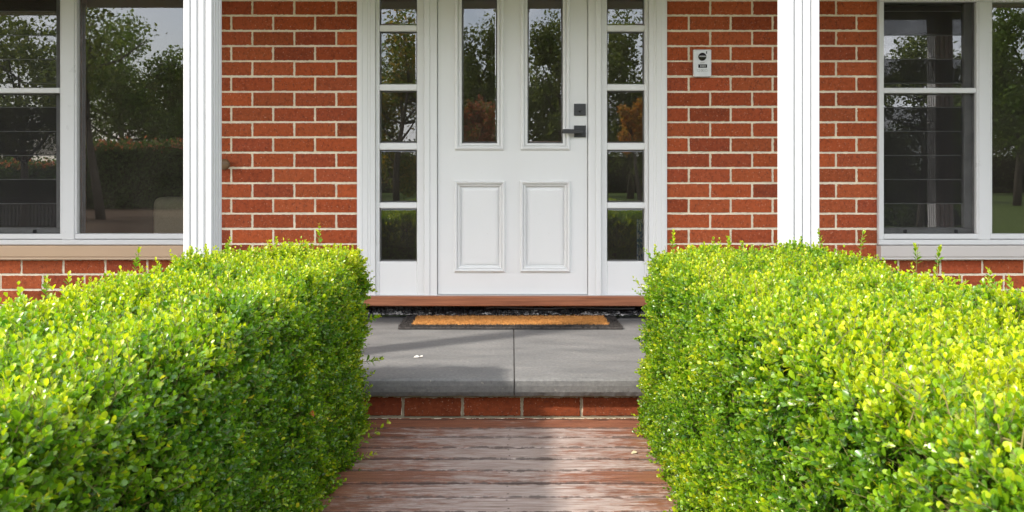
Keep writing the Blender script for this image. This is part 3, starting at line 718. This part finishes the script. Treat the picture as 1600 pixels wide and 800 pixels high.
# ------------------------------------------------------------------ doormat
mt = empty('doormat', (0, -.1, 0)); tag(mt, 'orange coir doormat with black rubber border lying before the front door', 'doormat')
mx0, mx1, my0, my1 = wx(622, 4.35), wx(973, 4.35), 4.345 - ZW, 4.735 - ZW; bw = .068
def fuzz(mb, x0, x1, y0, y1, z, n, h, spread):
    for _ in range(n):
        x, y_ = random.uniform(x0, x1), random.uniform(y0, y1); dx, dy = random.gauss(0, spread), random.gauss(0, spread); w_ = .0012
        hh = h * random.uniform(.6, 1.2); a = random.uniform(0, 3.14); ca, sa = math.cos(a) * w_, math.sin(a) * w_
        mb.add([(x - ca, y_ - sa, z - .002), (x + ca, y_ + sa, z - .002), (x + dx, y_ + dy, z + hh)], [(0, 1, 2)])
bd = MB()
for (a, b, c, d) in ((mx0, mx1, my0, my0 + bw), (mx0, mx1, my1 - bw, my1), (mx0, mx0 + bw, my0 + bw, my1 - bw), (mx1 - bw, mx1, my0 + bw, my1 - bw)):
    bd.box(a, b, c, d, .001, .013, .003); fuzz(bd, a, b, c, d, .013, int((b - a) * (d - c) * 60000), .009, .005)
bd.build('rubber_border', M['rubber'], mt, (0, 0, 0) and None, recalc=False).location = -Vector(mt.location)
pl = MB(); pl.box(mx0 + bw - .001, mx1 - bw + .001, my0 + bw - .001, my1 - bw + .001, .001, .017, .004)
fuzz(pl, mx0 + bw - .003, mx1 - bw + .003, my0 + bw - .003, my1 - bw + .003, .017, 16000, .009, .004)
pl.build('coir_pile', M['coir'], mt, recalc=False).location = -Vector(mt.location)

# ------------------------------------------------------------------ intercom and wall knob
ic = MB(); ix0, ix1, iz0, iz1 = wx(1083, 4.66), wx(1111, 4.66), wz(120.5, 4.66), wz(77.5, 4.66); iy = -.030
ic.box(ix0, ix1, iy, -.0065, iz0, iz1, .004)
ico = ic.build('intercom', M['steel']); tag(ico, 'small silver door intercom with round black camera mounted on the brick wall', 'intercom')
s = lambda px: wx(px, 4.65); t_ = lambda py: wz(py, 4.65)
ln = MB(); c = (s(1097.2), t_(88.8)); R_ = .0225
ln.tube([(c[0], iy + .001, c[1]), (c[0], iy - .006, c[1]), (c[0], iy - .009, c[1]), (c[0], iy - .010, c[1])], [R_, R_, R_ * .85, R_ * .3], 28)
ln.build('camera_lens', M['lens'], ico)
lg = MB(); lg.box(s(1092), s(1102.5), iy - .0112, iy - .0104, t_(89.5), t_(87.5), .0002); lg.build('lens_bar', M['plate'], ico)
npl = MB(); npl.box(s(1091), s(1104.8), iy - .0015, iy + .001, t_(106), t_(100.5), .0006); npl.build('name_plate', M['lens'], ico)
nn_ = MB()
for q in (1094, 1096.3, 1098.6, 1100.9): nn_.box(s(q), s(q + 1.5), iy - .0022, iy - .0017, t_(105), t_(101.6))
nn_.build('name_marks', M['plate'], ico)
bt = MB()
for q0, q1 in ((1089.8, 1093.5), (1095.2, 1099.8), (1101.5, 1105)):
    bt = MB(); bt.sweep((s(q0) + .001, s(q1) - .001, t_(112) + .001, t_(108.5) - .001), [(0, iy - .0004), (.0, iy - .0012), (.0014, iy - .0012), (.0014, iy + .001)]); bt.build('button', M['plate'], ico)
bt = MB(); bt.box(s(1096.6), s(1098.2), iy - .0015, iy - .0003, t_(110.9), t_(109.4)); bt.build('button_symbol', M['plate'], ico)
bt = MB(); bt.box(s(1094), s(1101), iy - .0008, iy + .001, t_(98.6), t_(97.6)); bt.build('speaker_slot', M['plate'], ico)
mk = MB(); mk.box(s(1103.4), s(1104.8), iy - .0008, iy + .001, t_(84), t_(80)); mk.build('indicator_mark', M['lens'], ico)
kb = MB(); kc = (wx(352, 4.64), wz(257, 4.64))
kb.tube([(kc[0], -.005, kc[1]), (kc[0], -.02, kc[1]), (kc[0], -.03, kc[1]), (kc[0], -.05, kc[1]), (kc[0], -.062, kc[1]), (kc[0], -.066, kc[1])], [.016, .013, .024, .031, .024, .008], 20)
tag(kb.build('wall_knob', M['knob']), 'small round brown knob on the brick wall beside the shaded side of a white post', 'wall knob')

# ------------------------------------------------------------------ things behind the glass
ch = empty('armchair', (wx(300), .55, .12)); tag(ch, 'beige upholstered armchair inside, seen low through the broad pane beside the post', 'armchair')
def cushion(name, x0, x1, y0, y1, z0, z1, r):
    bmx = bmesh.new(); bmesh.ops.create_cube(bmx, size=1); bmesh.ops.scale(bmx, vec=(x1 - x0, y1 - y0, z1 - z0), verts=bmx.verts)
    bmesh.ops.bevel(bmx, geom=bmx.edges[:], offset=r, segments=5, affect='EDGES', profile=.6)
    me = bpy.data.meshes.new(name); bmx.to_mesh(me); bmx.free(); me.materials.append(M['beige']); me.polygons.foreach_set('use_smooth', [True] * len(me.polygons))
    o = bpy.data.objects.new(name, me); link(o, ch); o.location = Vector(((x0 + x1) / 2, (y0 + y1) / 2, (z0 + z1) / 2)) - ch.location
acx = wx(248, ZW + .2)
cushion('backrest', acx, acx + .62, .095, .25, .35, wz(308, ZW + .1), .055)
cushion('seat', acx + .08, acx + .54, .275, .80, .38, .52, .05)
cushion('armrest', acx, acx + .075, .275, .85, .2, .66, .03); cushion('armrest', acx + .545, acx + .62, .275, .85, .2, .66, .03)
cushion('base', acx + .03, acx + .59, .275, .82, .17, .37, .02)
cu = MB(); n = 40; x0, x1 = wx(996, ZW + .10), wx(1016, ZW + .10); vs = []
for j, z in enumerate((.14, .56)):
    for i in range(n): vs.append((x0 + (x1 - x0) * i / (n - 1), .10 + .012 * math.sin(i * .8), z))
cu.add(vs, [(i, i + 1, n + i + 1, n + i) for i in range(n - 1)])
cuo = cu.build('curtain', M['blue'], recalc=False); mod = cuo.modifiers.new('thickness', 'SOLIDIFY'); mod.thickness = .003
tag(cuo, 'blue and white patterned fabric behind the lowest sidelight pane, beside the sunlit hedge', 'curtain')

# ------------------------------------------------------------------ the garden across from the house (seen mirrored in the glass)
def tree(name, label, x, y, h, crown, nleaf, lsize, cols, seed, trunk_h, open_=.0, cat='tree'):
    r = random.Random(seed); rg = np.random.default_rng(seed); root = empty(name, (x, y, GZ)); tag(root, label, cat, 'garden trees facing the house')
    tb = MB(); lean = r.uniform(-.06, .06) * h; R0 = .017 * h + .03
    top = Vector((lean, 0, h * .78)); path = [Vector((lean * q + .03 * h * math.sin(q * 5 + seed) * .5, .02 * h * math.sin(q * 4), h * .78 * q)) for q in np.linspace(0, 1, 8)]
    tb.tube(path, [R0 * (1 - .85 * q) for q in np.linspace(0, 1, 8)], 9)
    cl = []
    rx, rz = crown
    for i in range(16):
        q = r.uniform(trunk_h / h, .78); p0 = path[min(7, int(q / .78 * 7))]; a = r.uniform(0, 6.28); rr = rx * r.uniform(.35, .95) * (1.05 - abs(q - .55))
        e = p0 + Vector((math.cos(a) * rr, math.sin(a) * rr, r.uniform(.08, .3) * h)); mid = (p0 + e) / 2 + Vector((0, 0, -.03 * h))
        tb.tube([p0, mid, e], [R0 * .35, R0 * .22, R0 * .07], 6); cl += [e, (mid + e) / 2]
    tb.build('trunk', M['bark'], root, recalc=False)
    cl.append(Vector((lean, 0, h * .92))); cl = np.array([tuple(c) for c in cl])
    k = rg.integers(0, len(cl), nleaf); g = rg.normal(size=(nleaf, 3)); g = norm(g) * (rg.random((nleaf, 1)) ** .45)
    sc = np.array((rx * .36, rx * .36, rz * .24)); pos = cl[k] + g * sc * (.6 + .5 * rg.random((len(cl), 1))[k])
    if open_ > 0:
        keep = wave(pos, seed, 2.2) > -1.5 + open_ * 1.4; pos = pos[keep]
    n = len(pos); t = rg.normal(size=(n, 3)) + np.array((0, 0, -.4)); nr = rg.normal(size=(n, 3)) + np.array((0, 0, .8))
    ls = lsize * rg.uniform(.6, 1.3, n); ca = np.array(cols)[rg.integers(0, len(cols), n)] * rg.uniform(.75, 1.25, (n, 1))
    leaf_mesh('crown', M['tree_leaf'], pos, t, nr, ls, ls * .55, ca, parent=root)
G1 = [(.09, .125, .035), (.13, .165, .05), (.18, .21, .07)]; G2 = [(.13, .20, .045), (.18, .25, .06), (.10, .15, .04)]
AU = [(.60, .30, .05), (.50, .20, .04), (.35, .24, .05)]; RD = [(.42, .11, .06), (.32, .13, .06), (.14, .15, .04)]; YG = [(.30, .24, .05), (.18, .18, .045), (.40, .26, .05)]
def mir(px, d): return (px - XC) * (ZW + d) / F
trees = [
 ('gum_tree', 'tall open gum tree mirrored in the upper louvres of the window with a tan sill', 40, 19, 6.2, (2.3, 3.2), 9000, .13, G1, 2.0, .55),
 ('leafy_tree', 'broad leafy tree mirrored in the broad pane above the armchair', 190, 32, 8.2, (3.8, 5.0), 22000, .16, G2, 1.6, .25),
 ('leafy_tree', 'overhanging tree with loose sprays mirrored at the top of the broad pane', 152, 17, 5.9, (2.9, 2.6), 8000, .12, G1, 2.6, .6),
 ('bushy_tree', 'dense dark bushy tree mirrored behind the red-tipped hedge', 320, 36, 8.0, (4.2, 6), 22000, .2, G1, 1.2, .1),
 ('bushy_tree', 'bushy tree of olive and gold leaves mirrored in the sidelight nearest the shaded hedge', 620, 30, 7.6, (2.6, 5.2), 16000, .17, YG + G2, 1.2, .25),
 ('gum_tree', 'tall dark gum tree mirrored in the door light away from the handle', 735, 36, 8.6, (2.2, 6.2), 14000, .18, G1, 2.0, .3),
 ('gum_tree', 'slender gum tree with bare limbs mirrored in the door light next to the handle', 868, 30, 8.0, (1.7, 4.2), 8000, .16, G1, 3.0, .45),
 ('bushy_tree', 'dense green tree mirrored in the sidelight nearest the sunlit hedge', 985, 38, 9.6, (3.4, 7), 20000, .2, G1, 1.5, .1),
 ('autumn_tree', 'small orange autumn tree mirrored in a sidelight pane beside the door handle', 999, 22, 3.5, (.50, 1.3), 5000, .10, AU, 2.1, .3),
 ('russet_tree', 'small russet tree mirrored low in the door light away from the handle', 755, 24, 3.8, (.75, 2.2), 8000, .10, RD, 1.6, .0),
 ('bushy_tree', 'tall green tree mirrored in the big pane over the pale sill', 1590, 28, 7.8, (2.8, 4.6), 15000, .17, G2, 2.4, .35),
 ('bushy_tree', 'dark spreading tree mirrored in the louvres over the pale sill', 1440, 34, 8.6, (4.0, 6), 20000, .2, G1, 1.6, .1),
 ('bushy_tree', 'distant dark tree standing between the two gum trees mirrored in the door', 805, 46, 8.4, (4.5, 6), 20000, .24, G1, 1.2, .1),
 ('bushy_tree', 'distant dark tree behind the gold-leaved tree', 520, 46, 9.5, (5.0, 6.5), 20000, .24, G1, 1.2, .1),
 ('bushy_tree', 'distant dark tree beyond the open gum by the paling fence', -60, 44, 8.6, (5.5, 6.5), 20000, .24, G1, 1.2, .15),
 ('bushy_tree', 'low dark tree closing the gap beneath the tall green tree', 1640, 50, 6.6, (5.0, 6.5), 16000, .24, G1, .4, .0),
 ('bushy_tree', 'low green tree closing the gap beneath the spreading tree', 1400, 52, 6.8, (5.5, 6.5), 16000, .24, G2, .4, .0),
 ('bushy_tree', 'distant green tree beyond the orange autumn tree', 1180, 46, 9.0, (5.5, 6.5), 20000, .24, G2, 1.2, .1),
]
for i, (nm, lb, px, d, h, cr, nl, lz, cs, th, op) in enumerate(trees): tree(nm, lb, mir(px, d), -d, h, cr, nl, lz, cs, 100 + i, th, op)
# red-tipped hedge and paling fence across the garden
ph = empty('photinia_hedge', (-13, -25, GZ)); tag(ph, 'distant clipped hedge with red new tips mirrored low in the broad pane', 'hedge')
n = 26000; hp = RNG.random((n, 3)) * np.array((16, 1.2, 2.25)) + np.array((-8, -.6, 0)); sel = RNG.random(n)
hp[:, 1] = np.where(sel < .6, .6 + RNG.normal(0, .06, n), hp[:, 1]); hp[:, 2] = np.where(sel > .6, 2.2 + RNG.normal(0, .12, n), hp[:, 2])
cc = np.where(((hp[:, 2] > 2.1) & (RNG.random(n) < .28))[:, None], np.array((.50, .17, .10)), np.array((.10, .16, .045)) * RNG.uniform(.7, 1.4, (n, 1)))
leaf_mesh('foliage', M['tree_leaf'], hp, RNG.normal(size=(n, 3)), RNG.normal(size=(n, 3)) + np.array((0, .8, .4)), RNG.uniform(.09, .17, n), RNG.uniform(.05, .09, n), cc, parent=ph)
pc = MB(); pc.box(-7.95, 7.95, -.55, .5, 0, 2.1, .1); pc.build('dense_core', M['core'], ph)
bh = empty('boundary_hedge', (0, -56, GZ)); tag(bh, 'long tall dark hedge closing the far side of the garden, mirrored faintly behind the trees', 'hedge')
n = 40000; hp = RNG.random((n, 3)) * np.array((110, 2, 3.3)) + np.array((-55, -1, 0)); hp[:, 2] += .25 * wave(hp * np.array((1, 0, 0)), 5, 1.2) * (hp[:, 2] / 3.3)
leaf_mesh('foliage', M['tree_leaf'], hp, RNG.normal(size=(n, 3)), RNG.normal(size=(n, 3)) + np.array((0, .8, .4)), RNG.uniform(.16, .32, n), RNG.uniform(.09, .18, n), np.array((.08, .12, .04)) * RNG.uniform(.6, 1.5, (n, 1)), parent=bh)
pc = MB(); pc.box(-55, 55, -.8, .7, 0, 2.7, .1); pc.build('dense_core', M['core'], bh)
fe = empty('paling_fence', (-21, -24, GZ)); tag(fe, 'dark paling fence mirrored in the lower louvres of the window with a tan sill', 'fence')
rl = MB()
for z in (.35, 1.15): rl.box(-6, 6, -.02, .03, z, z + .09, .004)
rl.build('rail', M['fence'], fe)
pk = MB()
for i in range(96): pk.box(-6 + i * .125, -6 + i * .125 + .085, .031, .05, .05, 1.35 + random.uniform(-.02, .02), .004)
pk.build('palings', M['fence'], fe)
for i in range(5):
    q = MB(); q.box(-5.9 + i * 2.9, -5.8 + i * 2.9, -.13, -.025, 0, 1.5, .005); q.build('post', M['fence'], fe)

# ------------------------------------------------------------------ light, sky, camera
EL, AZ = math.radians(39), math.atan2(-.857, -.515)          # AZ: direction towards the sun, measured from +Y towards +X
sd = Vector((math.sin(AZ) * math.cos(EL), math.cos(AZ) * math.cos(EL), math.sin(EL)))
sl = bpy.data.lights.new('sun', 'SUN'); sl.energy = 2.6; sl.angle = math.radians(2.6); sl.color = (1, .95, .87)
so = bpy.data.objects.new('sun', sl); so.rotation_euler = sd.to_track_quat('Z', 'Y').to_euler(); so.location = sd * 40; link(so)
wd_ = bpy.data.worlds.new('World'); S.world = wd_; wd_.use_nodes = True; nt = wd_.node_tree; nt.nodes.clear()
sk = nt.nodes.new('ShaderNodeTexSky'); sk.sky_type = 'NISHITA'; sk.sun_disc = False; sk.sun_elevation = EL; sk.sun_rotation = AZ; sk.air_density = 1.0; sk.dust_density = 2.5; sk.ozone_density = 1.0
bg = nt.nodes.new('ShaderNodeBackground'); bg.inputs[1].default_value = .15; wo = nt.nodes.new('ShaderNodeOutputWorld')
tcw = nt.nodes.new('ShaderNodeTexCoord'); mpw = nt.nodes.new('ShaderNodeMapping'); mpw.inputs['Scale'].default_value = (1, 1, 2.2); nt.links.new(tcw.outputs['Generated'], mpw.inputs[0])
cl_ = noise(nt, mpw.outputs[0], 2.1, 8, .6, .3)
cm = mixc(nt, ramp(nt, cl_, [(.40, (.25, .25, .25)), (.62, (.95, .95, .95))]), sk.outputs[0], (10.2, 10.4, 10.9))
nt.links.new(cm, bg.inputs[0]); nt.links.new(bg.outputs[0], wo.inputs[0])
cd = bpy.data.cameras.new('camera'); cd.sensor_width = 36; cd.lens = F / 1600 * 36; cd.shift_y = -(400 - YH) / 1600; cd.shift_x = 0
cd.clip_start = .05; cd.clip_end = 1000; cd.dof.use_dof = True; cd.dof.focus_distance = 3.6; cd.dof.aperture_fstop = 13
co_ = bpy.data.objects.new('camera', cd); co_.location = (0, -ZW, H); co_.rotation_euler = (math.pi / 2, 0, 0); link(co_); S.camera = co_
S.view_settings.view_transform = 'Standard'; S.view_settings.look = 'None'; S.view_settings.exposure = 1.26; S.view_settings.gamma = 1
S.view_settings.use_curve_mapping = False
S.cycles.use_denoising = True; S.cycles.max_bounces = 10; S.cycles.diffuse_bounces = 5; S.cycles.glossy_bounces = 4; S.cycles.transparent_max_bounces = 24
S.cycles.sample_clamp_indirect = 8
